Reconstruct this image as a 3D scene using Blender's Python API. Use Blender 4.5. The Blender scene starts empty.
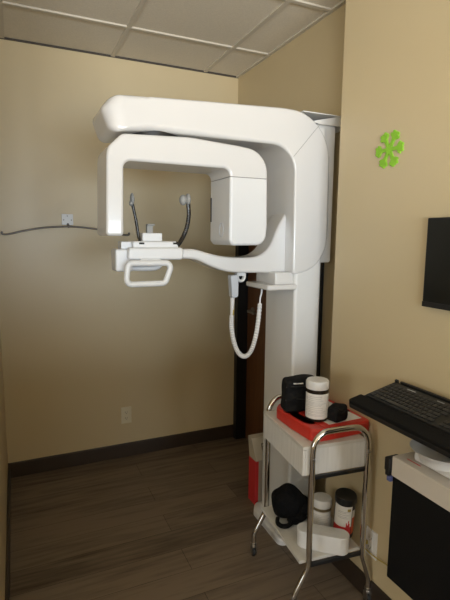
import bpy, bmesh, math, random
from mathutils import Vector, Matrix, Euler
random.seed(7)
PI = math.pi
sc = bpy.context.scene
col = sc.collection

# ------------------------------------------------------------------ materials
def mat(name, c, rough=.5, metal=0., var=.06, scale=8., bump=0., bscale=120., coat=0., spec=.5, c2=None, stretch=(1, 1, 1)):
    m = bpy.data.materials.new(name); m.use_nodes = True
    nt = m.node_tree; N = nt.nodes; Lk = nt.links
    b = N['Principled BSDF']
    tc = N.new('ShaderNodeTexCoord'); mp = N.new('ShaderNodeMapping'); mp.inputs['Scale'].default_value = stretch
    Lk.new(tc.outputs['Object'], mp.inputs['Vector'])
    n = N.new('ShaderNodeTexNoise'); n.inputs['Scale'].default_value = scale; n.inputs['Detail'].default_value = 4
    Lk.new(mp.outputs[0], n.inputs['Vector'])
    r = N.new('ShaderNodeValToRGB')
    c = tuple(c); d = c2 or tuple(max(0, x * (1 - var)) for x in c)
    r.color_ramp.elements[0].position = .3; r.color_ramp.elements[1].position = .7
    r.color_ramp.elements[0].color = (*d, 1); r.color_ramp.elements[1].color = (*c, 1)
    Lk.new(n.outputs['Fac'], r.inputs['Fac']); Lk.new(r.outputs['Color'], b.inputs['Base Color'])
    b.inputs['Roughness'].default_value = rough; b.inputs['Metallic'].default_value = metal
    b.inputs['Coat Weight'].default_value = coat; b.inputs['Specular IOR Level'].default_value = spec
    if bump:
        n2 = N.new('ShaderNodeTexNoise'); n2.inputs['Scale'].default_value = bscale; n2.inputs['Detail'].default_value = 3
        Lk.new(mp.outputs[0], n2.inputs['Vector'])
        bp = N.new('ShaderNodeBump'); bp.inputs['Strength'].default_value = bump; bp.inputs['Distance'].default_value = .004
        Lk.new(n2.outputs['Fac'], bp.inputs['Height']); Lk.new(bp.outputs[0], b.inputs['Normal'])
    return m

M = dict(
    wall=mat('tan_wall_paint', (.60, .49, .30), .40, var=.04, scale=1.5, bump=.05, bscale=160, spec=.65),
    ceil=mat('ceiling_tile', (.76, .70, .59), .9, var=.10, scale=140, bump=.25, bscale=220, spec=.1),
    tbar=mat('ceiling_bar_enamel', (.60, .55, .46), .6, var=.03),
    angle=mat('painted_shadow_line', (.06, .05, .04), .7),
    base=mat('brown_vinyl_base', (.042, .028, .019), .5, var=.15),
    black_frame=mat('black_painted_steel', (.006, .006, .007), .45, var=.2),
    wood=mat('stained_door_wood', (.17, .072, .028), .45, var=.35, scale=3, stretch=(14, 14, 1)),
    white=mat('glossy_white_plastic', (.69, .68, .67), .20, var=.015, scale=2, coat=.3),
    white2=mat('satin_white_plastic', (.73, .73, .73), .33, var=.02, scale=3),
    colm=mat('pale_grey_painted_column', (.74, .74, .73), .38, var=.03, scale=3),
    seam=mat('panel_seam_grey', (.22, .21, .20), .6),
    dark=mat('dark_plastic', (.012, .012, .013), .4, var=.2),
    greyp=mat('grey_pad_rubber', (.30, .30, .29), .5, var=.1),
    rod=mat('dark_bronze_rod', (.022, .019, .017), .25, metal=.3, var=.3, scale=60),
    chrome=mat('chrome_tube', (.72, .70, .67), .12, metal=1., var=.05),
    steel=mat('brushed_steel', (.48, .46, .43), .3, metal=1., var=.1, scale=40),
    ltgrey=mat('light_grey_blue_plastic', (.52, .55, .60), .35, var=.03),
    yellow=mat('yellow_plastic', (.42, .32, .07), .5),
    red=mat('red_case_plastic', (.62, .035, .022), .38, var=.12, scale=20),
    redd=mat('red_case_recess', (.50, .028, .018), .45, var=.1),
    paper=mat('white_paper', (.80, .79, .77), .7, var=.03, scale=20),
    ink=mat('grey_print', (.42, .42, .45), .7),
    inkd=mat('dark_print', (.03, .03, .03), .7),
    inkr=mat('red_print', (.60, .03, .035), .6),
    fabric=mat('black_nylon', (.008, .008, .009), .8, spec=.25, var=.5, scale=60, bump=.6, bscale=90),
    fluff=mat('black_soft_cloth', (.008, .008, .009), .95, var=.5, scale=80, bump=.9, bscale=150, spec=.15),
    wash=mat('whitewashed_wood', (.74, .73, .70), .5, c2=(.60, .58, .54), scale=6, stretch=(1, 1, 1), bump=.1, bscale=60),
    washv=mat('whitewashed_wood_upright', (.80, .79, .77), .5, c2=(.70, .69, .67), scale=9, stretch=(8, 8, .7)),
    cream=mat('cream_card', (.55, .50, .41), .7, var=.05),
    greyt=mat('grey_card', (.42, .39, .34), .7, var=.05),
    green=mat('lime_green_foam', (.27, .58, .035), .75, var=.10, scale=60, bump=.3, bscale=300),
    screen=mat('black_screen', (.006, .007, .006), .32, var=.1),
    kb=mat('black_keyboard_plastic', (.011, .011, .011), .5, var=.2),
    key=mat('charcoal_keycap', (.022, .021, .020), .5, var=.15),
    mesh=mat('black_mesh_cloth', (.006, .006, .006), .8, var=.6, scale=300, bump=.5, bscale=500, spec=.2),
    beigew=mat('off_white_laminate', (.62, .57, .51), .5, var=.03),
    ivory=mat('ivory_cover_plate', (.72, .66, .50), .45, var=.03),
    brown_glass=mat('dark_bottle', (.02, .014, .01), .2, var=.2),
    gold=mat('gold_band', (.30, .24, .14), .3, metal=.6),
    orange=mat('orange_plastic', (.70, .13, .04), .45),
    blue=mat('dull_blue_plastic', (.10, .12, .30), .5),
    bar=mat('aged_metal_bar', (.16, .145, .13), .3, metal=.9, var=.1, scale=40),
    rubber=mat('caster_rubber', (.02, .02, .02), .6),
)

def floor_mat():
    m = bpy.data.materials.new('dark_plank_floor'); m.use_nodes = True
    nt = m.node_tree; N = nt.nodes; Lk = nt.links; b = N['Principled BSDF']
    g = N.new('ShaderNodeNewGeometry')
    br = N.new('ShaderNodeTexBrick'); br.inputs['Scale'].default_value = 1
    br.inputs['Brick Width'].default_value = 1.22; br.inputs['Row Height'].default_value = .152
    br.inputs['Mortar Size'].default_value = .0012; br.offset = .37
    br.inputs['Color1'].default_value = (.2, .2, .2, 1); br.inputs['Color2'].default_value = (.9, .9, .9, 1); br.inputs['Mortar'].default_value = (0, 0, 0, 1)
    Lk.new(g.outputs['Position'], br.inputs['Vector'])
    mp = N.new('ShaderNodeMapping'); mp.inputs['Scale'].default_value = (1.6, 22, 1)
    Lk.new(g.outputs['Position'], mp.inputs['Vector'])
    n = N.new('ShaderNodeTexNoise'); n.inputs['Scale'].default_value = 1.6; n.inputs['Detail'].default_value = 6; n.inputs['Roughness'].default_value = .62
    Lk.new(mp.outputs[0], n.inputs['Vector'])
    mp2 = N.new('ShaderNodeMapping'); mp2.inputs['Scale'].default_value = (.9, 3.5, 1)
    Lk.new(g.outputs['Position'], mp2.inputs['Vector'])
    n2 = N.new('ShaderNodeTexNoise'); n2.inputs['Scale'].default_value = 1.7; n2.inputs['Detail'].default_value = 2
    Lk.new(mp2.outputs[0], n2.inputs['Vector'])
    add = N.new('ShaderNodeMath'); add.operation = 'MULTIPLY_ADD'; add.inputs[1].default_value = .30
    Lk.new(br.outputs['Color'], add.inputs[0]); Lk.new(n.outputs['Fac'], add.inputs[2])
    add2 = N.new('ShaderNodeMath'); add2.operation = 'MULTIPLY_ADD'; add2.inputs[1].default_value = .45
    Lk.new(n2.outputs['Fac'], add2.inputs[0]); Lk.new(add.outputs[0], add2.inputs[2])
    r = N.new('ShaderNodeValToRGB')
    r.color_ramp.elements[0].position = .55; r.color_ramp.elements[0].color = (.050, .035, .023, 1)
    r.color_ramp.elements[1].position = 1.15 if False else 1.0; r.color_ramp.elements[1].color = (.190, .145, .103, 1)
    Lk.new(add2.outputs[0], r.inputs['Fac'])
    mx = N.new('ShaderNodeMix'); mx.data_type = 'RGBA'; mx.blend_type = 'MULTIPLY'
    Lk.new(br.outputs['Fac'], mx.inputs['Factor']); Lk.new(r.outputs['Color'], mx.inputs['A']); mx.inputs['B'].default_value = (.45, .42, .4, 1)
    Lk.new(mx.outputs['Result'], b.inputs['Base Color'])
    b.inputs['Roughness'].default_value = .55; b.inputs['Specular IOR Level'].default_value = .35
    return m
M['floor'] = floor_mat()

# ------------------------------------------------------------------ object helpers
WO = {}
def origin(o): return WO.get(o.name, Vector((0, 0, 0)))
def thing(name, label, cat, loc=(0, 0, 0), rotz=0., group=None, rot=None):
    o = bpy.data.objects.new(name, None); col.objects.link(o)
    o.empty_display_size = .05
    o.location = loc; o.rotation_euler = rot or (0, 0, rotz)
    o['label'] = label; o['category'] = cat
    if group: o['group'] = group
    WO[o.name] = Vector(loc)
    return o
def link(name, bm, mats, parent=None, ang=38, local=False, off=None):
    """link bm as one mesh; world-coordinate meshes are shifted to the parent's origin"""
    if parent is not None and not local:
        t = -(off if off is not None else origin(parent))
        bmesh.ops.translate(bm, verts=bm.verts, vec=t)
    bmesh.ops.recalc_face_normals(bm, faces=bm.faces)
    lay_ = bm.faces.layers.int.get('cap')
    for f in bm.faces: f.smooth = not (lay_ and f[lay_] == 1)
    me = bpy.data.meshes.new(name); bm.to_mesh(me); bm.free()
    for m in (mats if isinstance(mats, (list, tuple)) else [mats]): me.materials.append(M[m])
    me.set_sharp_from_angle(angle=math.radians(ang))
    o = bpy.data.objects.new(name, me); col.objects.link(o)
    wn = o.modifiers.new('weighted_normal', 'WEIGHTED_NORMAL'); wn.keep_sharp = True
    if parent is not None:
        o.parent = parent
        WO[o.name] = off if off is not None else (Vector((0, 0, 0)) if local else origin(parent))
    return o
def tag(o, label, cat, group=None):
    o['label'] = label; o['category'] = cat
    if group: o['group'] = group
    return o
def struct(name, bm, m, **k):
    o = link(name, bm, m, **k); o['kind'] = 'structure'; return o
def B(): return bmesh.new()

def dedupe(pts):
    out = []
    for p in pts:
        if not out or (p - out[-1]).length > 4e-4: out.append(p)
    if (out[0] - out[-1]).length < 4e-4: out.pop()
    return out
def setmi(bm, before, mi):
    if mi:
        for f in bm.faces:
            if f not in before: f.material_index = mi
def box(bm, x0, x1, y0, y1, z0, z1, bev=0., seg=2, mi=0, mtx=None):
    before = set(bm.faces)
    vs = bmesh.ops.create_cube(bm, size=1)['verts']
    for v in vs: v.co = Vector(((x0 + x1) / 2 + v.co.x * (x1 - x0), (y0 + y1) / 2 + v.co.y * (y1 - y0), (z0 + z1) / 2 + v.co.z * (z1 - z0)))
    allv = list(vs)
    if bev:
        es = list({e for v in vs for e in v.link_edges})
        r = bmesh.ops.bevel(bm, geom=es, offset=bev, segments=seg, profile=.5, affect='EDGES', clamp_overlap=True)
    nf = [f for f in bm.faces if f not in before]
    allv = list({v for f in nf for v in f.verts})
    if mtx is not None: bmesh.ops.transform(bm, matrix=mtx, verts=allv)
    for f in nf: f.material_index = mi
    return allv
def rpoly(pts, seg=8):
    """pts: (x, y[, radius]) -> polygon with arcs at the corners"""
    out = []; n = len(pts)
    for i, p in enumerate(pts):
        r = p[2] if len(p) > 2 else 0
        P = Vector(p[:2])
        if r <= 0: out.append(P); continue
        A = Vector(pts[i - 1][:2]); C = Vector(pts[(i + 1) % n][:2])
        a = (A - P); c = (C - P); la = a.length; lc = c.length; a.normalize(); c.normalize()
        ang = math.acos(max(-1, min(1, a.dot(c))))
        if ang > PI - .02: out.append(P); continue
        t = min(r / math.tan(ang / 2), la * .98, lc * .98); r = t * math.tan(ang / 2)
        cen = P + (a + c).normalized() * (r / math.sin(ang / 2))
        s = (P + a * t) - cen; e = (P + c * t) - cen
        a0 = math.atan2(s.y, s.x); a1 = math.atan2(e.y, e.x); d = (a1 - a0 + PI) % (2 * PI) - PI
        k = max(2, int(seg * abs(d) / (PI / 2)) + 1)
        for j in range(k + 1):
            q = a0 + d * j / k; out.append(cen + Vector((math.cos(q), math.sin(q))) * r)
    return out
def puff(bm, pts, d0, d1, r0=.0, r1=.0, axis='y', seg=5, mi=0, mtx=None, rf=None, slide=None, cut=None):
    """extrude the outline pts from d0 to d1 along an axis, rounding the rims (r0 at d0, r1 at d1; rf(point) may give a
    per-vertex radius for the d0 rim)"""
    pts = dedupe(pts)
    if slide:
        q = []
        for i, p in enumerate(pts):
            c = pts[(i + 1) % len(pts)]; k = max(1, int((c - p).length / .012)) if min(p.x, c.x) < .62 else 1
            q += [p.lerp(c, j / k) for j in range(k)]
        pts = q
    n = len(pts); area = sum(pts[i].x * pts[(i + 1) % n].y - pts[(i + 1) % n].x * pts[i].y for i in range(n))
    sg = 1 if area > 0 else -1
    nor = []
    for i in range(n):
        a = (pts[i] - pts[i - 1]); b = (pts[(i + 1) % n] - pts[i])
        if a.length < 1e-9: a = b
        if b.length < 1e-9: b = a
        a = a.normalized(); b = b.normalized()
        na = Vector((a.y, -a.x)) * sg; nb = Vector((b.y, -b.x)) * sg
        m = (na + nb)
        if m.length < 1e-6: m = na
        m.normalize(); m = m / max(.5, m.dot(na))
        if cut and cut(pts[i]): m = Vector((1 if m.x > 0 else -1, 0))
        nor.append(m)
    R0 = [rf(p) if rf else r0 for p in pts]
    SL = [slide(p) if slide else 0 for p in pts]
    mx = max(R0 + SL + [1e-9]); S = 1 if d1 > d0 else -1; D = abs(d1 - d0)
    lay = []
    if mx > 1e-6:
        k = seg if not (rf or slide) else seg + 6
        lay += [mx * (1 - math.cos(PI / 2 * j / k)) for j in range(k)]
        lay.append(mx)
    else: lay.append(0)
    if r1 > 1e-6:
        lay += [D - r1 + r1 * math.sin(PI / 2 * j / seg) for j in range(seg + 1)]
    else: lay.append(D)
    rings = []
    def P3(p, d):
        if axis == 'y': return Vector((p.x, d, p.y))
        if axis == 'x': return Vector((d, p.x, p.y))
        return Vector((p.x, p.y, d))
    before = set(bm.faces)
    for t in lay:
        ring = []; q2 = []
        for p, m, r, sl in zip(pts, nor, R0, SL):
            ins = 0; sx = 0
            if t < sl: sx = sl - math.sqrt(max(0, sl * sl - (sl - t) ** 2))
            if t < r: ins = r - math.sqrt(max(0, r * r - (r - t) ** 2))
            if r1 > 1e-6 and t > D - r1: ins += r1 - math.sqrt(max(0, r1 * r1 - (t - (D - r1)) ** 2))
            q2.append(p - m * ins + Vector((sx, 0)))
        for it in range(12):                       # collapse edges that an inset has turned round
            bad = False
            for i in range(n):
                j = (i + 1) % n
                if (q2[j] - q2[i]).dot(pts[j] - pts[i]) < -1e-9:
                    c = (q2[i] + q2[j]) / 2; q2[i] = c.copy(); q2[j] = c.copy(); bad = True
            if not bad: break
        for q in q2: ring.append(bm.verts.new(P3(q, d0 + S * t)))
        rings.append(ring)
    for a, b in zip(rings, rings[1:]):
        for i in range(n):
            try: bm.faces.new((a[i], a[(i + 1) % n], b[(i + 1) % n], b[i]))
            except ValueError: pass
    caps = [bm.faces.new(rings[0]), bm.faces.new(rings[-1])]
    lay_ = bm.faces.layers.int.get('cap') or bm.faces.layers.int.new('cap')
    bm.faces.ensure_lookup_table()
    for f in bm.faces[-2:]: f[lay_] = 1
    nf = [f for f in bm.faces if f not in before]
    for f in nf: f.material_index = mi
    if mtx is not None: bmesh.ops.transform(bm, matrix=mtx, verts=list({v for f in nf for v in f.verts}))
def catmull(pts, k=6, closed=False):
    P = [Vector(p) for p in pts]; n = len(P); out = []
    rng = range(n) if closed else range(n - 1)
    for i in rng:
        if closed: a, b, c, d = P[i - 1], P[i], P[(i + 1) % n], P[(i + 2) % n]
        else: a, b, c, d = P[max(i - 1, 0)], P[i], P[i + 1], P[min(i + 2, n - 1)]
        for j in range(k):
            t = j / k
            out.append(.5 * ((2 * b) + (c - a) * t + (2 * a - 5 * b + 4 * c - d) * t * t + (3 * b - a - 3 * c + d) * t ** 3))
    if not closed: out.append(P[-1])
    return out
def tube(bm, pts, r, seg=10, closed=False, mi=0, flat=None):
    """r: number or function of 0..1; flat=(a,b): elliptical section in (side, up)"""
    P = [Vector(p) for p in pts]; n = len(P); rings = []; before = set(bm.faces)
    T = []
    for i in range(n):
        if closed: t = P[(i + 1) % n] - P[i - 1]
        else: t = P[min(i + 1, n - 1)] - P[max(i - 1, 0)]
        T.append(t.normalized())
    u = T[0].orthogonal().normalized() if flat is None else Vector((0, 1, 0))
    for i in range(n):
        u = (u - T[i] * u.dot(T[i]))
        u = u.normalized() if u.length > 1e-6 else T[i].orthogonal().normalized()
        w = T[i].cross(u); rr = r(i / max(1, n - 1)) if callable(r) else r
        fa, fb = flat or (1, 1)
        rings.append([bm.verts.new(P[i] + (u * math.cos(2 * PI * j / seg) * fa + w * math.sin(2 * PI * j / seg) * fb) * rr) for j in range(seg)])
    pr = list(zip(rings, rings[1:])) + ([(rings[-1], rings[0])] if closed else [])
    for a, b in pr:
        for j in range(seg): bm.faces.new((a[j], a[(j + 1) % seg], b[(j + 1) % seg], b[j]))
    if not closed: bm.faces.new(rings[0]); bm.faces.new(rings[-1])
    for f in bm.faces:
        if f not in before: f.material_index = mi
def lathe(bm, prof, c=(0, 0, 0), seg=40, mi=0, a0=0., a1=2 * PI, mtx=None):
    before = set(bm.faces); full = abs(a1 - a0 - 2 * PI) < 1e-6; k = seg if full else seg + 1; rings = []
    for (r, z) in prof:
        if r < 1e-6 and full: rings.append([bm.verts.new((c[0], c[1], c[2] + z))])
        else: rings.append([bm.verts.new((c[0] + r * math.cos(a0 + (a1 - a0) * j / seg), c[1] + r * math.sin(a0 + (a1 - a0) * j / seg), c[2] + z)) for j in range(k)])
    for a, b in zip(rings, rings[1:]):
        for j in range(seg):
            q = (j + 1) % k
            if len(a) == 1 and len(b) == 1: continue
            if len(a) == 1: bm.faces.new((a[0], b[j], b[q]))
            elif len(b) == 1: bm.faces.new((a[j], a[q], b[0]))
            else: bm.faces.new((a[j], a[q], b[q], b[j]))
    nf = [f for f in bm.faces if f not in before]
    for f in nf: f.material_index = mi
    if mtx is not None: bmesh.ops.transform(bm, matrix=mtx, verts=list({v for f in nf for v in f.verts}))
def ball(bm, c, rx, ry, rz, mi=0, u=20, v=12, rot=None, noise=0., seed=0):
    before = set(bm.faces)
    vs = bmesh.ops.create_uvsphere(bm, u_segments=u, v_segments=v, radius=1)['verts']
    rd = random.Random(seed); ph = [rd.uniform(0, 6.28) for _ in range(9)]
    for w in vs:
        p = w.co.copy(); k = 1
        if noise:
            k += noise * (math.sin(3 * p.x + ph[0]) * math.sin(4 * p.y + ph[1]) + .6 * math.sin(6 * p.z + ph[2] + 3 * p.x) + .5 * math.sin(7 * p.y + 5 * p.x + ph[3]))
        w.co = Vector((p.x * rx * k, p.y * ry * k, p.z * rz * k))
    if rot: bmesh.ops.rotate(bm, verts=vs, cent=(0, 0, 0), matrix=Euler(rot).to_matrix())
    bmesh.ops.translate(bm, verts=vs, vec=c)
    for f in bm.faces:
        if f not in before: f.material_index = mi

# ------------------------------------------------------------------ the room
W, H, WN, YN = 1.556, 2.597, 1.390, -1.352
bm = B(); box(bm, -2.7, 3.1, -6.9, .12, -.08, 0); struct('floor', bm, 'floor')
bm = B(); box(bm, -2.7, 3.1, -6.9, .12, H, H + .08); struct('ceiling', bm, 'ceil')
# ceiling grid: bars 2 ft apart both ways, and the wall angle
gx = [.0905 + .61 * k for k in range(-4, 5)]; gy = [-.436 - .61 * k for k in range(0, 10)]
bm = B()
for x in gx:
    if x < 1.5 : box(bm, x - .012, x + .012, -6.7, -.0, H - .008, H + .002, mi=0)
for y in gy: box(bm, -2.5, W if y > YN else WN, y - .012, y + .012, H - .0085, H + .002)
box(bm, W - .02, W, YN, 0, H - .010, H + .002)
struct('trim_1', bm, 'tbar')
bm = B(); box(bm, -.0, W, -.006, 0, H - .011, H + .001); struct('trim_2', bm, 'angle')  # dark strip: the shadow line under the ceiling, put into the colour
bm = B(); box(bm, -.10, 1.70, 0, .10, 0, H); struct('wall_back', bm, 'wall')
bm = B(); box(bm, -.10, 0, -1.60, 0, 0, H); struct('wall_left', bm, 'wall')
bm = B()
puff(bm, [Vector(p) for p in ((0, 0), (-.055, 0), (-.055, 2.07), (-1.005, 2.07), (-1.005, 0), (YN, 0), (YN, H), (0, H))], W, 1.70, axis='x')
struct('wall_right', bm, 'wall')
bm = B(); box(bm, WN, 1.70, -4.2, YN, 0, H, bev=.006); struct('wall_near_right', bm, 'wall')
bm = B(); puff(bm, rpoly([(-.012, 0), (0, 0), (0, .095), (-.009, .095, .004), (-.012, .085)]), 0, W, axis='x'); struct('baseboard_back', bm, 'base')
bm = B(); box(bm, 0, .012, -1.60, -.012, 0, .095, .003); struct('baseboard_left', bm, 'base')
bm = B(); box(bm, WN - .012, WN, -4.0, YN - .0, 0, .095, .003); struct('baseboard_right', bm, 'base')
# rest of the suite behind the camera: added half-height wall blocking low daylight, rear wall with a wide window
bm = B(); box(bm, -2.6, 1.00, -3.95, -3.80, 0, 1.225, .01); struct('wall_light_blocker', bm, 'wall')  # unseen, added to keep the lower back wall and floor dark
bm = B(); box(bm, -2.7, -2.6, -6.8, -3.78, 0, H); box(bm, -2.7, -2.6, -2.45, .0, 0, H); box(bm, -2.7, -2.6, -3.78, -2.45, 0, .4); box(bm, -2.7, -2.6, -3.78, -2.45, 1.75, H); struct('wall_side', bm, 'wall')  # opening made for the added side fill
bm = B(); box(bm, 3.0, 3.1, -6.8, -4.2, 0, H); struct('wall_far_side', bm, 'wall')
bm = B(); box(bm, 1.70, 3.0, -4.2, -4.1, 0, H); struct('wall_return', bm, 'wall')
bm = B(); box(bm, -2.6, -.1, -1.70, -1.60, 0, H); struct('wall_left_return', bm, 'wall')
bm = B()
for a in ((-2.7, -2.45, 0, H), (1.75, 3.1, 0, H), (-2.45, 1.75, 0, .12), (-2.45, 1.75, 1.9, H)): box(bm, a[0], a[1], -6.8, -6.7, a[2], a[3])
struct('wall_rear', bm, 'wall')
bm = B()
for a in ((-2.45, -2.40, .12, 1.9), (1.70, 1.75, .12, 1.9), (-.70, -.65, .12, 1.9), (-2.40, 1.70, .12, .17), (-2.40, 1.70, 1.85, 1.9)): box(bm, a[0], a[1], -6.79, -6.71, a[2], a[3])
struct('window_1', bm, 'white2')
bm = B()
for a in ((-3.78, -3.73, .40, 1.75), (-2.50, -2.45, .40, 1.75), (-3.73, -2.50, .40, .45), (-3.73, -2.50, 1.70, 1.75)): box(bm, -2.69, -2.61, a[0], a[1], a[2], a[3])
struct('added_side_window', bm, 'white2')  # unseen frame, added around the side fill

# door in the right wall
d = bpy.data.objects.new('door_1', None); col.objects.link(d); d.location = (W, -.53, 0); d['kind'] = 'structure'; WO['door_1'] = Vector((W, -.53, 0))
bm = B()
box(bm, W - .012, 1.645, -.062, -.014, 0, 2.07, .002); box(bm, W - .012, 1.645, -1.055, -1.000, 0, 2.07, .002); box(bm, W - .012, 1.645, -1.055, -.014, 2.022, 2.075, .002)
link('frame', bm, 'black_frame', d)
bm = B(); box(bm, 1.625, 1.665, -.998, -.063, .006, 2.02, .002); leaf = link('leaf', bm, 'wood', d)
bm = B()
lathe(bm, [(0, 0), (.026, 0), (.026, .008), (.012, .011), (.011, .045), (0, .045)], mtx=Matrix.Translation((1.627, -.150, .985)) @ Matrix.Rotation(-PI / 2, 4, 'Y'), seg=20)
tube(bm, catmull([(1.588, -.147, .985), (1.582, -.175, .986), (1.582, -.255, .985)], 5), .009, 10)
link('lever_handle', bm, 'steel', leaf)

# ------------------------------------------------------------------ panoramic x-ray machine
xm = thing('dental_x_ray_machine', 'large white panoramic dental x-ray machine with C-shaped arm standing before the dark door', 'x-ray machine', (1.36, -1.07, 0))
bm = B()
puff(bm, rpoly([(1.215, -1.245, .035), (1.50, -1.245, .03), (1.50, -.895, .03), (1.262, -.895, .05), (1.222, -.955, .05)]), .034, 0, .012, 0, axis='z')
link('floor_base', bm, 'white2', xm)
bm = B()
puff(bm, rpoly([(1.283, -1.205, .016), (1.428, -1.205, .012), (1.428, -1.185), (1.442, -1.18, .004), (1.442, -.93, .004), (1.283, -.93, .01)]), .03, 2.0, 0, 0, axis='z')
cl = link('column', bm, 'colm', xm)
bm = B()
puff(bm, rpoly([(1.30, 1.385, .01), (1.506, 1.385, .014), (1.506, 2.028, .006), (1.30, 2.028, .01)]), -1.172, -.93, .008, .006)
link('carriage_back_box', bm, 'white2', xm)
# C-shaped carriage: top arm and the thick upright in one cover
Cp = rpoly([(.450, 1.894, .036), (.418, 1.985, .032), (.458, 2.030, .05), (.85, 2.050, .6), (1.19, 2.066, .3), (1.448, 2.062, .21), (1.457, 1.337, .17),
            (1.268, 1.337, .012), (1.262, 1.908, .115), (.60, 1.912, .2)], 14)
def crf(p):
    if p.x < .60 and p.y < 1.94: return .022 + .006 * max(0, min(1, (p.x - .5) / .1))
    if p.x < .60: return .018
    if p.y < 1.96 and p.x < 1.262 and p.y > 1.88: return max(.014, .028 - max(0, p.x - .60) * .03)
    return .012 if p.x > 1.3 or p.y > 1.9 else .008
def csl(p): return .068 * max(0, min(1, (.60 - p.x) / .18)) ** 1.5
bm = B(); puff(bm, Cp, -1.21, -.935, 0, .012, rf=crf, slide=csl, seg=6)
cc = link('c_arm_cover', bm, 'white', xm, ang=50)
bm = B()
for a, b in (((1.385, 2.012), (1.252, 1.862)),):
    A = Vector((a[0], -1.2102, a[1])); Bv = Vector((b[0], -1.2102, b[1])); tube(bm, [A, Bv], .0009, 6)
link('seam_line', bm, 'seam', cc)
bm = B()
pp = [Vector((1.452, -1.199, 1.88)), Vector((1.4585, -1.199, 1.62)), Vector((1.4575, -1.199, 1.50))]
for q0, q1 in ((1.90, 1.49),): tube(bm, pp, .0009, 6)
link('seam_line', bm, 'seam', cc)
# slewing collar between arm and gantry
bm = B(); lathe(bm, [(0, 0), (.118, 0), (.118, .05), (0, .05)], (.64, -1.078, 1.88), 40); link('slewing_collar', bm, 'dark', xm)
# rotating gantry
GA = rpoly([(.419, 1.504, .014), (.427, 1.80), (.432, 1.835, .05), (.487, 1.888, .04), (.76, 1.899, .4), (.97, 1.885, .3), (1.116, 1.870, .105), (1.117, 1.757), (.937, 1.757), (.937, 1.788, .030), (.85, 1.788), (.491, 1.789, .03), (.486, 1.504, .014)], 10)
bm = B(); puff(bm, GA, -1.222, -1.0, .012, .012, cut=lambda p: p.x > .9 and abs(p.y - 1.757) < .001)
ga = link('rotating_gantry', bm, 'white', xm, ang=50)
bm = B(); box(bm, .943, 1.111, -1.216, -1.006, 1.745, 1.765); link('seam_gap', bm, 'seam', ga)
bm = B(); puff(bm, rpoly([(.937, 1.754), (1.117, 1.754), (1.121, 1.55, .1), (1.112, 1.470, .05), (.95, 1.468, .02), (.936, 1.49, .02)], 10), -1.222, -1.0, .012, .012, cut=lambda p: abs(p.y - 1.754) < .001)
th_ = link('x_ray_tube_head', bm, 'white2', xm, ang=50)
bm = B(); box(bm, .9335, .940, -1.022, -1.012, 1.572, 1.682, .001); link('collimator_slot', bm, 'dark', th_)
bm = B(); tube(bm, [(.9355, -1.135 + .022 * math.cos(t * PI / 8), 1.535 + .03 * math.sin(t * PI / 8)) for t in range(16)], .0012, 6, closed=True); link('embossed_mark', bm, 'ltgrey', th_)
# lower support arm
bm = B()
up = catmull([(.745, 0, 1.450), (.808, 0, 1.451), (.874, 0, 1.434), (.937, 0, 1.420), (1.014, 0, 1.413), (1.10, 0, 1.415), (1.15, 0, 1.432), (1.19, 0, 1.472), (1.225, 0, 1.55), (1.275, 0, 1.63)], 5)
lo = catmull([(1.275, 0, 1.339), (1.153, 0, 1.340), (1.013, 0, 1.344), (.947, 0, 1.354), (.884, 0, 1.376), (.817, 0, 1.404), (.745, 0, 1.410)], 5)
puff(bm, [Vector((v.x, v.z)) for v in up + lo], -1.135, -1.0, .012, .012)
link('support_arm', bm, 'white', xm, ang=50)
# shelf lip under the carriage, with the neck it hangs from
bm = B()
puff(bm, rpoly([(1.128, -1.225, .012), (1.283, -1.225, .008), (1.283, -1.0), (1.128, -1.0, .012)]), 1.290, 1.266, .006, .008, axis='z')
box(bm, 1.185, 1.284, -1.19, -1.0, 1.285, 1.345, .008)
link('side_shelf', bm, 'white', xm)
# wall bracket
bm = B()
box(bm, 1.30, 1.548, -1.205, -.97, 2.062, 2.066)
puff(bm, [Vector(p) for p in ((1.355, 2.030), (1.49, 2.062), (1.548, 2.062), (1.548, 2.022), (1.40, 2.022))], -1.190, -1.186)
box(bm, 1.546, 1.5555, -1.225, -1.06, 2.012, 2.085, .001)
for z in (2.032, 2.066): lathe(bm, [(0, 0), (.009, 0), (.009, .006), (0, .006)], mtx=Matrix.Translation((1.546, -1.208, z)) @ Matrix.Rotation(-PI / 2, 4, 'Y'), seg=10, mi=1)
link('wall_bracket', bm, ['colm', 'steel'], xm)
# chin rest assembly
bm = B()
puff(bm, rpoly([(.515, 1.408, .012), (.522, 1.458, .01), (.752, 1.458, .012), (.757, 1.43, .02), (.748, 1.406, .012)]), -1.150, -.995, .010, .01)
puff(bm, rpoly([(.545, 1.45, .0), (.540, 1.484, .008), (.735, 1.484, .012), (.742, 1.45, 0)]), -1.128, -1.02, .008, .008)
box(bm, .472, .545, -1.12, -1.02, 1.358, 1.452, .010, 3)
box(bm, .500, .56, -1.10, -1.03, 1.450, 1.482, .004)
cr = link('chin_rest', bm, 'white2', xm)
bm = B()
ring = rpoly([(.512, 1.396, .02), (.698, 1.394, .02), (.668, 1.310, .022), (.511, 1.309, .022), (.506, 1.33, .01)], 6)
tube(bm, [(p.x, -1.165, p.y) for p in ring], 1, 12, closed=True, flat=(.011, .0125))
box(bm, .565, .650, -1.165, -1.12, 1.392, 1.412, .004)
h1 = link('front_grip', bm, 'white2', cr)
bm = B(); tube(bm, catmull([(.480, -1.06, 1.372), (.56, -1.06, 1.367), (.655, -1.06, 1.367), (.682, -1.06, 1.386)], 4), 1, 12, flat=(.012, .011)); link('rear_grip', bm, 'white2', cr)
bm = B(); puff(bm, rpoly([(.590, 1.480), (.590, 1.518, .004), (.676, 1.518, .004), (.676, 1.480)]), -1.10, -1.04, .004, .004); bb = link('bite_block_holder', bm, 'white2', cr)
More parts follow.
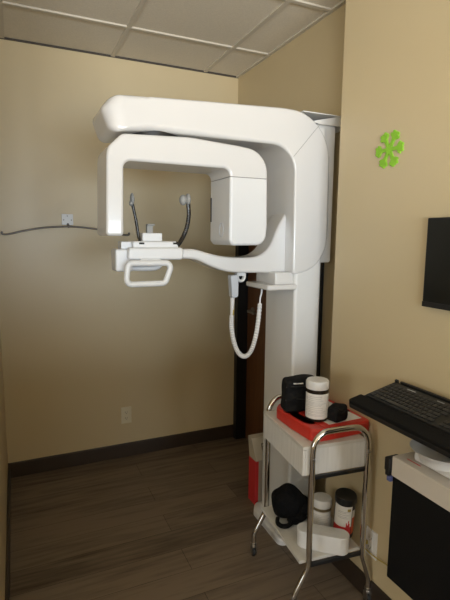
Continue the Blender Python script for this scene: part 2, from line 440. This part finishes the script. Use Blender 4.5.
bm = B(); box(bm, .614, .640, -1.085, -1.062, 1.515, 1.556, .003); box(bm, .614, .645, -1.095, -1.062, 1.549, 1.556, .002); link('bite_peg', bm, 'greyp', cr)
bm = B()
tube(bm, catmull([(.580, -1.115, 1.462), (.574, -1.10, 1.50), (.564, -1.10, 1.565), (.552, -1.10, 1.625), (.547, -1.10, 1.655)], 5), .0062, 10); tube(bm, [(.568, -1.12, 1.474), (.590, -1.12, 1.474)], .009, 10)
link('temple_rod', bm, 'rod', cr)
bm = B()
tube(bm, catmull([(.735, -1.118, 1.462), (.765, -1.10, 1.495), (.787, -1.10, 1.545), (.796, -1.10, 1.60), (.792, -1.10, 1.655)], 5), 1, 10, flat=(.008, .0095)); tube(bm, [(.715, -1.12, 1.474), (.742, -1.12, 1.474)], .009, 10)
link('temple_rod', bm, 'rod', cr)
bm = B(); ball(bm, (.549, -1.10, 1.655), .009, .018, .025); ball(bm, (.543, -1.10, 1.638), .007, .012, .012); link('temple_pad', bm, 'greyp', cr)
bm = B(); ball(bm, (.770, -1.10, 1.660), .017, .018, .023); ball(bm, (.792, -1.10, 1.664), .012, .02, .025); link('temple_pad', bm, 'greyp', cr)

# exposure switch hanging under the support arm
es = thing('exposure_switch', 'grey hand switch with white coiled cord hanging under the white curved arm', 'hand switch', (1.03, -1.09, .93))
bm = B()
puff(bm, rpoly([(.985, 1.330, .008), (1.026, 1.332, .008), (1.026, 1.228, .012), (.994, 1.222, .012)]), -1.11, -1.07, .006, .006)
link('grip', bm, 'ltgrey', es)
bm = B()
tube(bm, [(1.045 + .018 * math.cos(t * PI / 10), -1.09, 1.322 + .021 * math.sin(t * PI / 10)) for t in range(11, 32)], 1, 8, flat=(.012, .007))
box(bm, 1.02, 1.068, -1.10, -1.075, 1.325, 1.338, .002)
link('hook', bm, 'white2', es)
bm = B(); tube(bm, catmull([(1.003, -1.09, 1.225), (1.002, -1.09, 1.18), (1.001, -1.09, 1.135)], 4), lambda t: .011 - .004 * t, 10); link('strain_relief', bm, 'white2', es)
bm = B(); tube(bm, [(1.0055, -1.0985, 1.168), (1.004, -1.0985, 1.142)], .003, 8); link('indicator', bm, 'yellow', es)
bm = B()
cp = catmull([(1.001, -1.09, 1.140), (1.000, -1.09, 1.09), (1.012, -1.09, 1.02), (1.035, -1.09, .962), (1.071, -1.09, .935), (1.105, -1.09, .958), (1.128, -1.09, 1.02), (1.142, -1.09, 1.10), (1.150, -1.09, 1.190)], 24)
tube(bm, cp, lambda t: .0108 + .0012 * math.sin(t * 2 * PI * 48), 12)
link('coiled_cord', bm, 'white2', es)
bm = B(); tube(bm, catmull([(1.150, -1.09, 1.185), (1.151, -1.09, 1.215), (1.158, -1.09, 1.24), (1.158, -1.09, 1.265)], 4), .004, 8); link('cord_lead', bm, 'white2', es)
es.location.x += .012

# ------------------------------------------------------------------ cartons on the floor behind the base
t = thing('red_carton', 'tall red and white carton on the floor behind the white machine base', 'carton', (1.30, -.83, 0))
bm = B(); box(bm, 1.272, 1.370, -.878, -.800, 0, .262, .001); link('carton_body', bm, 'greyt', t)
bm = B(); box(bm, 1.2712, 1.276, -.8785, -.799, .001, .261); box(bm, 1.270, 1.291, -.8795, -.877, .002, .258); link('red_panel', bm, 'inkr', t, )
for z in (.055, .095, .135):
    bm = B(); box(bm, 1.320, 1.331, -.8795, -.8775, z, z + .012); link('printed_mark', bm, 'inkr', t)
t = thing('cream_carton', 'small cream carton with a slanted front sitting on the red carton', 'carton', (1.30, -.83, .263))
bm = B()
pf = [(-.880, .263), (-.80, .263), (-.80, .386), (-.842, .386)]
A = [bm.verts.new((1.262 + (0 if k in (2, 3) else .012), y, z)) for k, (y, z) in enumerate(pf)]; Bq = [bm.verts.new((1.374, y, z)) for y, z in pf]
for i in range(4): bm.faces.new((A[i], A[(i + 1) % 4], Bq[(i + 1) % 4], Bq[i]))
bm.faces.new(A); bm.faces.new(Bq)
link('carton_body', bm, 'cream', t, ang=20)
def slant(z): return -.880 + (z - .263) / .123 * .038 - .0012
bm = B()
for x0, x1, z0, z1 in ((1.318, 1.3225, .315, .350), (1.318, 1.338, .345, .350), (1.318, 1.333, .329, .333), (1.343, 1.348, .325, .330), (1.332, 1.337, .312, .317)):
    vs = [bm.verts.new((x, slant(z), z)) for x, z in ((x0, z0), (x1, z0), (x1, z1), (x0, z1))]; bm.faces.new(vs)
link('printed_letter', bm, 'inkd', t)

# ------------------------------------------------------------------ cart
CF = Vector((1.057, -1.643, 0)); CA = -.103; CW, CL = .275, .381
CM = Matrix.Translation(CF) @ Matrix.Rotation(CA, 4, 'Z')
def cw(x, y, z): return CM @ Vector((x, y, z))
ct = thing('utility_cart', 'two-tier whitewashed trolley with chrome tube legs in front of the x-ray machine', 'cart', tuple(CF), CA)
def cpart(name, bm, m, parent=None, **k): return link(name, bm, m, parent or ct, local=True, **k)
bm = B(); box(bm, 0, CW, 0, CL, .706, .720, .002); cpart('top_board', bm, 'wash')
bm = B()
box(bm, .012, CW, .0, .012, .602, .706, .001); box(bm, .012, CW, CL - .012, CL, .602, .706, .001); box(bm, CW - .012, CW, .012, CL - .012, .602, .706, .001); box(bm, .012, CW - .012, .012, CL - .012, .602, .612)
cpart('drawer_case', bm, 'washv')
bm = B(); box(bm, 0.001, .012, .002, CL - .002, .602, .7045, .0015); cpart('drawer_front', bm, 'washv')
bm = B(); box(bm, .0, CW, .0, CL, .236, .250, .002); cpart('lower_shelf', bm, 'wash')
def uframe(yy):
    pts = [(-.030, yy, .055), (-.030, yy, .085), (-.026, yy, .115), (.0, yy, .165), (.026, yy, .215), (.033, yy, .255), (.033, yy, .34), (.033, yy, .62), (.033, yy, .69), (.040, yy, .735), (.066, yy, .767), (.105, yy, .777),
           (.210, yy, .777), (.246, yy, .767), (.272, yy, .735), (.279, yy, .69), (.279, yy, .62), (.279, yy, .34), (.279, yy, .255), (.283, yy, .215), (.300, yy, .165), (.314, yy, .115), (.316, yy, .085), (.316, yy, .055)]
    return catmull(pts, 5)
for yy in (-.014, CL + .014):
    bm = B(); tube(bm, uframe(yy), .0118, 14); u_ = cpart('chrome_leg_frame', bm, 'chrome', ang=60)
    for x in (.033, .279):
        bm = B(); box(bm, x - .006, x + .006, yy - .014 if yy < 0 else yy + .010, yy - .010 if yy < 0 else yy + .014, .668, .680, .002)
        cpart('screw', bm, 'steel', u_)
    for x in (-.030, .316):
        bm = B(); lathe(bm, [(0, 0), (.010, 0), (.0135, .003), (.0135, .012), (.012, .014), (.0135, .016), (.0135, .024), (0, .024)], (x, yy, .046), 16)
        box(bm, x - .012, x - .008, yy - .012, yy + .016, .014, .050, .002); box(bm, x + .008, x + .012, yy - .012, yy + .016, .014, .050, .002)
        cs = cpart('caster', bm, 'steel')
        bm = B(); lathe(bm, [(0, -.007), (.018, -.007), (.021, -.004), (.021, .004), (.018, .007), (0, .007)], seg=20, mtx=Matrix.Translation((x, yy + .004, .021)) @ Matrix.Rotation(PI / 2, 4, 'Y')); cpart('wheel', bm, 'rubber', cs)
for z in (.588, .222):
    for yy in (-.008, CL + .008):
        bm = B(); box(bm, .033, .279, yy - .006, yy + .006, z, z + .014, .001); cpart('support_bar', bm, 'dark')

def cthing(name, label, cat, x, y, z, rz=0., group=None): return thing(name, label, cat, tuple(cw(x, y, z)), CA + rz, group)
def lp(name, bm, m, t, **k): return link(name, bm, m, t, local=True, **k)

# red hard case
t = cthing('red_case', 'flat red hard plastic case with white lid card on top of the cart', 'case', .185, .185, .7205, .12)
bm = B()
op = rpoly([(-.098, -.155, .004), (.128, -.158, .02), (.132, .125, .02), (.06, .165, .03), (-.098, .165, .006)])
puff(bm, op, .0, .050, .004, .008, axis='z')
cb = lp('case_body', bm, 'red', t)
bm = B()
puff(bm, rpoly([(-.152, -.150, .035), (-.094, -.1545, .004), (-.094, -.088, .004), (-.112, -.088, .015), (-.128, -.070, .025), (-.133, .0, .1), (-.128, .075, .025), (-.112, .092, .015), (-.094, .092, .004), (-.094, .1645, .004), (-.118, .160, .03), (-.150, .125, .04), (-.156, .0, .2)], 6), .0, .050, .005, .009, axis='z')
lp('carry_handle', bm, 'red', t)
bm = B(); box(bm, -.140, -.090, -.095, .10, .004, .018, .002); lp('handle_web', bm, 'redd', t)
bm = B(); tube(bm, [(p.x * 1.004, p.y * 1.004, .027) for p in op if p.x > -.09], .0012, 6); lp('seam_line', bm, 'redd', t)
bm = B(); box(bm, -.060, .105, -.125, .105, .050, .0512); lp('lid_card', bm, 'paper', t)
for yy in (-.05, .07):
    bm = B(); box(bm, -.060 + (yy > 0) * .12, -.020 + (yy > 0) * .12, -.1625, -.154, .012, .044, .003); lp('latch', bm, 'red', t)
ZT = .772

# black pouch standing on the case
t = cthing('zip_pouch', 'black zipped pouch standing on the red case behind the white-capped bottle', 'pouch', .105, .235, ZT, -.18)
bm = B()
box(bm, -.078, .076, -.038, .038, 0, .146, .016, 3)
bmesh.ops.subdivide_edges(bm, edges=[e for e in bm.edges if e.calc_length() > .02], cuts=9, use_grid_fill=True)
for v in bm.verts:
    x, y, z = v.co; q = z / .146; mid = math.sin(PI * q)
    v.co.x *= 1 - .05 * q + .02 * math.sin(q * 9 + y * 40)
    v.co.y *= 1 + .12 * mid - .12 * q
    if y < 0: v.co.y += .0035 * math.sin(z * 95 + 22 * x + math.sin(x * 60)) + .002 * math.sin(x * 120 + z * 60)
    v.co.z += q * (.004 * math.sin(x * 38 + .6) - .004 * (abs(x) / .078) ** 2)
lp('pouch_body', bm, 'fabric', t)
bm = B(); tube(bm, catmull([(-.074, -.036, .055), (-.03, -.041, .062), (.02, -.040, .058), (.074, -.036, .066)], 5), .003, 6); tube(bm, catmull([(-.072, -.036, .112), (0, -.040, .116), (.070, -.036, .115)], 5), .0025, 6); lp('zip_seam', bm, 'dark', t)
bm = B()
for i in range(7): box(bm, -.042 + i * .0062, -.0376 + i * .0062, -.0425, -.036, .126, .130)
lp('printed_lettering', bm, 'paper', t)

def bottle(name, label, x, y, z, r, h, band, body, seed, grp=None):
    t = cthing(name, label, 'bottle', x, y, z, 0)
    rd = random.Random(seed)
    bm = B(); lathe(bm, [(0, 0), (r * .93, 0), (r * .97, .004), (r * .97, h - .030), (r * .90, h - .022), (0, h - .022)], seg=40); lp('bottle_body', bm, body, t)
    bm = B(); lathe(bm, [(0, h - .034), (r, h - .034), (r * 1.02, h - .030), (r * 1.02, h - .008), (r * .93, h - .001), (r * .6, h), (0, h)], seg=40); lp('screw_cap', bm, 'white2', t)
    a = math.atan2(-1.45, -1.0) - CA
    bm = B()
    z0, z1 = .012, h - .034 - band
    lathe(bm, [(r * .985, z0), (r * .985, z1)], a0=a - 1.45, a1=a + 1.45, seg=30, mi=0)
    zz = z1 - .012
    while zz > z0 + .012:
        x0 = a - .85; x1 = a + rd.uniform(.25, .95)
        lathe(bm, [(r * .988, zz), (r * .988, zz + .0013)], a0=x0, a1=x1, seg=16, mi=1); zz -= rd.choice((.005, .005, .0075))
    for k in range(5): lathe(bm, [(r * .988, z0 + .012 + k * .016), (r * .988, z0 + .022 + k * .016)], a0=a - 1.12, a1=a - 1.06, seg=2, mi=1)
    lp('paper_label', bm, ['paper', 'ink'], t)
    if band > .012:
        bm = B(); lathe(bm, [(r * .99, h - .034 - band * .75), (r * .99, h - .036)], seg=40); lp('neck_band', bm, 'gold' if body != 'brown_glass' else 'brown_glass', t)
    return t
bottle('pill_bottle', 'dark bottle with white cap and printed white label on the red case', .124, .125, ZT, .046, .165, .016, 'brown_glass', 3)
bottle('pill_bottle', 'white bottle with dark gold neck band on the lower cart shelf', .197, .175, .2505, .042, .135, .020, 'white2', 5)

t = cthing('cloth_pouch', 'small crumpled black pouch on the red case right of the bottle', 'pouch', .196, .085, ZT, .3)
bm = B(); box(bm, -.036, .036, -.030, .030, 0, .060, .012, 3)
bmesh.ops.subdivide_edges(bm, edges=bm.edges[:], cuts=2, use_grid_fill=True)
for v in bm.verts:
    k = v.co.z / .06; s = math.sin(v.co.x * 150 + 1) * math.sin(v.co.y * 130 + v.co.z * 90)
    v.co.x += .004 * s * k + .004 * (k - .5); v.co.y += .004 * math.sin(v.co.z * 110 + v.co.x * 90) * k; v.co.z += .006 * math.sin(v.co.x * 90 + v.co.y * 60) * k
lp('pouch_body', bm, 'fabric', t)
bm = B(); tube(bm, catmull([(-.035, -.032, .048), (-.01, -.035, .040), (.015, -.034, .047), (.038, -.028, .038)], 4), .0035, 6); lp('flap_fold', bm, 'fabric', t)

# lower shelf: black cloth bundle, printed can, white tub
t = cthing('cloth_bundle', 'crumpled black soft cloth bundle with a strap on the lower cart shelf', 'cloth bundle', .100, .255, .2505, 0)
bm = B()
ball(bm, (-.022, .015, .078), .076, .068, .072, noise=.07, seed=4, u=40, v=24, rot=(0, .25, 0)); ball(bm, (.040, .010, .050), .050, .050, .046, noise=.08, seed=8, u=32, v=20); ball(bm, (.005, -.030, .030), .048, .032, .028, noise=.1, seed=2, u=24, v=16)
lp('bundle', bm, 'fluff', t)
bm = B(); tube(bm, catmull([(-.075, .0, .02), (-.085, -.02, .012), (-.078, -.045, .010), (-.055, -.055, .012), (-.03, -.05, .02)], 6), 1, 8, flat=(.010, .008)); lp('strap', bm, 'fluff', t)
bm = B(); box(bm, -.005, .008, -.080, -.077, .010, .022); box(bm, .026, .040, -.078, -.075, .008, .018); lp('tag', bm, 'paper', t)

p0 = cw(.257, .098, .2505)
t = thing('wipes_can', 'leaning can with black lid and white and red printed label on the lower cart shelf', 'can', (p0.x, p0.y, p0.z + .004), rot=(.10, -.02, CA))
r, h = .043, .188; a = math.atan2(-1.45, -1.0) - CA + .12
bm = B(); lathe(bm, [(0, 0), (r * .95, 0), (r * .97, .004), (r * .97, h - .02), (0, h - .02)], seg=40); lp('can_body', bm, 'dark', t)
bm = B(); lathe(bm, [(0, h - .03), (r * 1.03, h - .03), (r * 1.05, h - .026), (r * 1.05, h - .006), (r, h), (r * .8, h - .001), (0, h - .004)], seg=40); lp('lid', bm, 'dark', t)
bm = B()
lathe(bm, [(r * .985, .018), (r * .985, h - .032)], a0=a - 1.4, a1=a + .55, seg=26, mi=0)
lathe(bm, [(r * .988, .018), (r * .988, .060)], a0=a - 1.4, a1=a + .55, seg=20, mi=2)
for k, (q0, q1, z0, z1) in enumerate(((.0, .10, .060, .080), (.10, .19, .060, .070), (.19, .28, .060, .090), (.28, .38, .060, .076))): lathe(bm, [(r * .989, z0), (r * .989, z1)], a0=a + q0, a1=a + q1, seg=4, mi=2)
rd = random.Random(2); zz = h - .058
while zz > .096:
    lathe(bm, [(r * .988, zz), (r * .988, zz + .0016)], a0=a - .9, a1=a + rd.uniform(-.1, .35), seg=12, mi=1); zz -= rd.choice((.006, .009))
cpm = []
bm.verts.ensure_lookup_table()
lathe(bm, [(r * .990, h - .054), (r * .990, h - .042)], a0=a + .05, a1=a + .38, seg=6, mi=3)
lathe(bm, [(r * .985, .022), (r * .985, .10)], a0=a + .62, a1=a + 1.1, seg=8, mi=4); lathe(bm, [(r * .985, .10), (r * .985, .135)], a0=a + .62, a1=a + 1.1, seg=8, mi=0)
lp('printed_label', bm, ['paper', 'ink', 'inkr', 'yellow', 'orange'], t)

t = cthing('white_tub', 'long rounded white tub with lid on front edge of the lower cart shelf', 'tub', .128, .046, .2505, -.62)
bm = B(); op = rpoly([(-.104, -.035, .034), (.104, -.035, .034), (.104, .035, .034), (-.104, .035, .034)], 8)
puff(bm, op, 0, .056, .004, 0, axis='z'); lp('tub_body', bm, 'white2', t)
bm = B(); puff(bm, [p * 1.015 for p in op], .054, .074, 0, .004, axis='z')
lp('lid', bm, 'white2', t)
bm = B()
for i in range(8): box(bm, -.05 + i * .013, -.041 + i * .013, .002, .010, .0738, .0748)
for i in range(6): box(bm, -.04 + i * .013, -.031 + i * .013, -.012, -.006, .0738, .0748)
lp('embossed_lettering', bm, 'colm', t)

# ------------------------------------------------------------------ things on the walls
t = thing('wall_hanger', 'curved thin metal hanger rod under a square white plate on the back wall', 'hanger', (.405, 0, 1.60))
bm = B(); box(bm, .370, .437, -.010, 0, 1.568, 1.634, .003); pl = link('mount_plate', bm, 'white2', t)
for x, z in ((.381, 1.598), (.426, 1.598), (.403, 1.622)):
    bm = B(); lathe(bm, [(0, 0), (.0035, 0), (.003, .002), (0, .002)], mtx=Matrix.Translation((x, -.010, z)) @ Matrix.Rotation(PI / 2, 4, 'X'), seg=10); link('screw', bm, 'seam', pl)
bm = B()
tube(bm, catmull([(.040, -.050, 1.524), (.037, -.050, 1.514), (.046, -.050, 1.508), (.08, -.050, 1.510), (.16, -.050, 1.530), (.27, -.045, 1.549), (.405, -.040, 1.558), (.54, -.045, 1.549), (.65, -.050, 1.530), (.73, -.050, 1.512), (.762, -.050, 1.510), (.772, -.050, 1.518), (.768, -.050, 1.526)], 6), .0058, 10)
tube(bm, [(.405, -.042, 1.557), (.405, -.006, 1.572)], .008, 10)
link('rod', bm, 'bar', t)

def outlet(name, label, c, axis, w, h, m, slots=True):
    t = thing(name, label, 'outlet', c); bm = B()
    X, Y, Z = c
    def bx(u0, u1, d0, d1, z0, z1, b=0.):
        if axis == 'y': box(bm, X + u0, X + u1, Y - d1, Y - d0, Z + z0, Z + z1, b)
        else: box(bm, X - d1, X - d0, Y + u0, Y + u1, Z + z0, Z + z1, b)
    bx(-w / 2, w / 2, 0, .005, -h / 2, h / 2, .002); pl = link('cover_plate', bm, m, t)
    for z in (-.020, .020):
        bm = B(); bx(-.015, .015, .004, .0065, z - .013, z + .013, .002); s = link('socket', bm, m, t)
        bm = B(); bx(-.007, -.005, .006, .0068, z - .004, z + .006); bx(.005, .007, .006, .0068, z - .003, z + .005); bx(-.002, .002, .006, .0068, z - .010, z - .006); link('slot', bm, 'inkd', s)
    return t
outlet('wall_outlet', 'ivory wall outlet low on the back wall above the baseboard', (.741, 0, .295), 'y', .070, .115, 'ivory')
outlet('wall_outlet', 'white wall outlet low on the near wall beside the cart leg', (WN, -1.672, .255), 'x', .075, .118, 'paper')
bm = B(); tube(bm, catmull([(1.376, -1.655, .250), (1.362, -1.668, .236), (1.372, -1.70, .222), (1.378, -1.76, .226), (1.378, -1.84, .245), (1.378, -1.98, .30), (1.378, -2.1, .35)], 6), .0028, 8)
box(bm, 1.372, 1.3836, -1.662, -1.646, .242, .258, .002)
tag(link('power_cord', bm, 'yellow'), 'thin yellow cord running from the white outlet to behind the black box', 'cord')

# green snowflake
t = thing('snowflake_cutout', 'lime green foam snowflake cutout on the tan near wall', 'wall decoration', (WN, -1.654, 1.833))
bm = B(); cz, cy = 1.833, -1.654
n = 6; pts = []
armp = [(.0125, .0072), (.030, .0062), (.041, .0080), (.0470, .0190), (.0560, .0225), (.0585, .0140), (.066, .0160), (.0700, .0100), (.0655, .0042), (.0690, 0)]
for k in range(6):
    a = k * PI / 3
    half = armp + [(x, -y) for x, y in armp[::-1][1:]]
    for x, y in half[::-1]:
        pts.append(Vector((x * math.cos(a) - y * math.sin(a), x * math.sin(a) + y * math.cos(a))))
pts = [Vector((cy + p.x, cz + p.y)) for p in pts]
puff(bm, pts, WN - .0065, WN + .001, .0005, 0, axis='x', seg=2)
link('cutout', bm, 'green', t)

# monitor
t = thing('monitor', 'black flat screen mounted on the near wall above the keyboard', 'monitor', (1.36, -2.15, 1.43))
bm = B(); puff(bm, rpoly([(-1.879, 1.276, .004), (-2.42, 1.276, .004), (-2.42, 1.574, .004), (-1.879, 1.574, .004)]), 1.360, 1.372, .002, .004, axis='x'); link('housing', bm, 'kb', t)
bm = B(); box(bm, 1.3588, 1.3605, -2.41, -1.886, 1.298, 1.566); link('screen', bm, 'screen', t)
bm = B(); box(bm, 1.357, 1.361, -2.42, -1.8795, 1.277, 1.294, .001); link('lower_bezel', bm, 'kb', t)
bm = B(); box(bm, 1.371, 1.390, -2.25, -2.05, 1.35, 1.50, .002); link('wall_mount', bm, 'dark', t)

# keyboard tray (tilted up toward the wall) and keyboard
TA = math.atan2(.046, .21)
KO = Vector((1.148, -1.772, .930))
# local axes: x = up the slope toward the wall, y = along the wall away from the cart, z = out of the tray
tr = thing('keyboard_tray', 'black tilted keyboard tray with palm strip and raised back lip by the near wall', 'keyboard tray', tuple(KO), rot=(0, -TA, 0))
bm = B(); puff(bm, rpoly([(0, 0, .012), (.215, 0, .006), (.215, -.56, .01), (0, -.56, .012)]), -.020, -.002, .003, .003, axis='z'); lp('tray_board', bm, 'kb', tr)
bm = B(); puff(bm, rpoly([(0.001, -.001, .012), (.062, -.001, .008), (.062, -.558, .008), (0.001, -.558, .012)]), -.004, .010, 0, .005, axis='z'); lp('palm_rest', bm, 'mesh', tr)
bm = B(); box(bm, .206, .215, -.030, -.018, -.004, .018, .001); box(bm, .206, .215, -.55, -.045, -.004, .018, .001); box(bm, .206, .215, -.050, -.015, -.004, .006); lp('back_lip', bm, 'kb', tr)
kbm = Matrix.Translation(KO) @ Matrix.Rotation(-TA, 4, 'Y')
k0 = kbm @ Vector((.064, -.022, -.0015))
k = thing('keyboard', 'black computer keyboard lying in the tilted tray', 'keyboard', tuple(k0), rot=(0, -TA, 0))
bm = B(); puff(bm, rpoly([(0, 0, .006), (.138, 0, .006), (.138, -.455, .006), (0, -.455, .006)]), 0, .014, .001, .003, axis='z'); lp('keyboard_body', bm, 'kb', k)
bm = B(); box(bm, .118, .130, -.44, -.018, .013, .0146, .0005); lp('function_strip', bm, 'key', k)
bm = B()
for i in range(9): box(bm, .121, .1255, -.078 - i * .0042, -.0750 - i * .0042, .0146, .0150)
lp('printed_lettering', bm, 'ltgrey', k)
bm = B()
for i in range(7): box(bm, .121, .1245, -.205 - i * .004, -.2025 - i * .004, .0146, .0150)
lp('printed_lettering', bm, 'ltgrey', k)
rows = [[1.3, 1.3, 1.3, 5.6, 1.3, 1.3, 1.3, 1.3], [2.3] + [1] * 10 + [2.0], [1.8] + [1] * 11 + [1.5], [1.5] + [1] * 12 + [1.5], [1] * 13 + [2]]
meshes = {}
pitch = .0185; cnt = 0
def keycap(w):
    if w in meshes: return meshes[w]
    b = bmesh.new(); s = w * pitch - .0028
    vs = box(b, 0, .0150, -s, 0, .013, .0192, .0016, 2)
    for v in b.verts:
        if v.co.z > .0185: v.co.x = .0075 + (v.co.x - .0075) * .86; v.co.y = -s / 2 + (v.co.y + s / 2) * (1 - .0022 / s)
    me = bpy.data.meshes.new('key'); b.to_mesh(me); b.free(); me.materials.append(M['key'])
    for p in me.polygons: p.use_smooth = True
    me.set_sharp_from_angle(angle=.6); meshes[w] = me; return me
def addkey(x, y, w):
    o = bpy.data.objects.new('key', keycap(w)); col.objects.link(o); o.parent = k; o.location = (x, y, 0)
for r_, row in enumerate(rows):
    y = -.012
    for w in row: addkey(.009 + r_ * pitch, y, w); y -= w * pitch
for i in range(15): addkey(.1005, -.012 - i * .0185, 1)
for r_ in range(5):
    for c_ in range(3):
        if r_ in (1, 2) and c_ != 1 and r_ == 2: continue
        addkey(.009 + r_ * pitch, -.305 - c_ * pitch, 1)

# black box hung on the wall below the keyboard, white top
t = thing('computer_box', 'tall black mesh box with an off-white top hung on the near wall', 'computer box', (1.30, -2.2, .36))
bm = B(); box(bm, 1.203, WN, -2.45, -1.948, .361, .730, .004); link('mesh_body', bm, 'mesh', t)
bm = B(); box(bm, 1.199, WN, -2.455, -1.946, .728, .796, .003); top = link('white_top', bm, 'beigew', t)
bm = B()
for i in range(10): box(bm, 1.226, 1.231, -2.035 + i * .0055, -2.031 + i * .0055, .7955, .7966)
link('printed_lettering', bm, 'inkr', top)
bm = B(); box(bm, 1.186, 1.24, -1.947, -1.925, .742, .788, .004); box(bm, 1.192, 1.23, -1.940, -1.924, .722, .748, .003); link('clip', bm, 'dark', t)
bm = B(); box(bm, 1.192, 1.225, -1.949, -1.932, .706, .724, .003); link('blue_tab', bm, 'blue', t)

# white pedestal carrying the tray
t = thing('tray_pedestal', 'white pedestal with flared bowl rim under the keyboard tray on the box top', 'pedestal', (1.29, -2.09, .796))
bm = B(); box(bm, 1.240, 1.375, -2.26, -1.995, .7965, .826, .008); link('pedestal_base', bm, 'white2', t)
bm = B()
lathe(bm, [(0, .0), (.062, .0), (.066, .012), (.075, .028), (.092, .040), (.094, .043), (.090, .044), (.070, .036), (.045, .032), (0, .031)], (1.262, -2.083, .826), 40); bw = link('flared_rim', bm, 'white2', t)
bm = B()
lathe(bm, [(0, 0), (.024, 0), (.024, .060), (0, .060)], (1.295, -2.083, .864), 24); link('stem', bm, 'dark', t)

# ------------------------------------------------------------------ light: daylight through the rear window, plus an added side fill
def area(name, loc, sx, sy, power, color, rot):
    l = bpy.data.lights.new(name, 'AREA'); l.shape = 'RECTANGLE'; l.size = sx; l.size_y = sy; l.energy = power; l.color = color
    o = bpy.data.objects.new(name, l); col.objects.link(o); o.location = loc; o.rotation_euler = rot; return o
area('window_sky_light', (.53, -6.69, 1.36), 2.2, .75, 112, (.76, .88, 1.0), (PI / 2, 0, 0))
area('window_ground_light', (.20, -6.69, .60), 1.6, .75, 84, (1.0, .91, .77), (PI / 2, 0, 0))
area('window_sky_light', (-1.55, -6.69, 1.36), 1.6, .75, 118, (.76, .88, 1.0), (PI / 2, 0, 0))
area('window_ground_light', (-1.55, -6.69, .60), 1.6, .75, 100, (1.0, .90, .75), (PI / 2, 0, 0))
area('added_side_fill', (-2.605, -3.12, 1.07), 1.2, 1.2, 21, (.88, .95, 1.0), (PI / 2, 0, -PI / 2))  # added to brighten left-facing faces and the cart, no known window there
w = bpy.data.worlds.new('world'); sc.world = w; w.use_nodes = True
w.node_tree.nodes['Background'].inputs[0].default_value = (.8, .85, 1, 1); w.node_tree.nodes['Background'].inputs[1].default_value = .05

# ------------------------------------------------------------------ camera
f, yaw, pitch_, roll = 462.967, .4266, .1352, .0100
F = Vector((math.sin(yaw) * math.cos(pitch_), math.cos(yaw) * math.cos(pitch_), -math.sin(pitch_)))
r0 = Vector((math.cos(yaw), -math.sin(yaw), 0)); u0 = r0.cross(F)
r2 = r0 * math.cos(roll) + u0 * math.sin(roll); u2 = -r0 * math.sin(roll) + u0 * math.cos(roll)
cd = bpy.data.cameras.new('camera'); co = bpy.data.objects.new('camera', cd); col.objects.link(co)
R3 = Matrix((r2, u2, -F)).transposed()
co.matrix_world = Matrix.Translation((.0965, -3.0282, 1.5042)) @ R3.to_4x4()
cd.sensor_fit = 'VERTICAL'; cd.sensor_height = 36; cd.sensor_width = 27; cd.lens = f / 600 * 36; cd.clip_start = .02
sc.camera = co
vs = sc.view_settings; vs.view_transform = 'Standard'; vs.look = 'None'; vs.exposure = 0; vs.gamma = 1; vs.use_curve_mapping = False
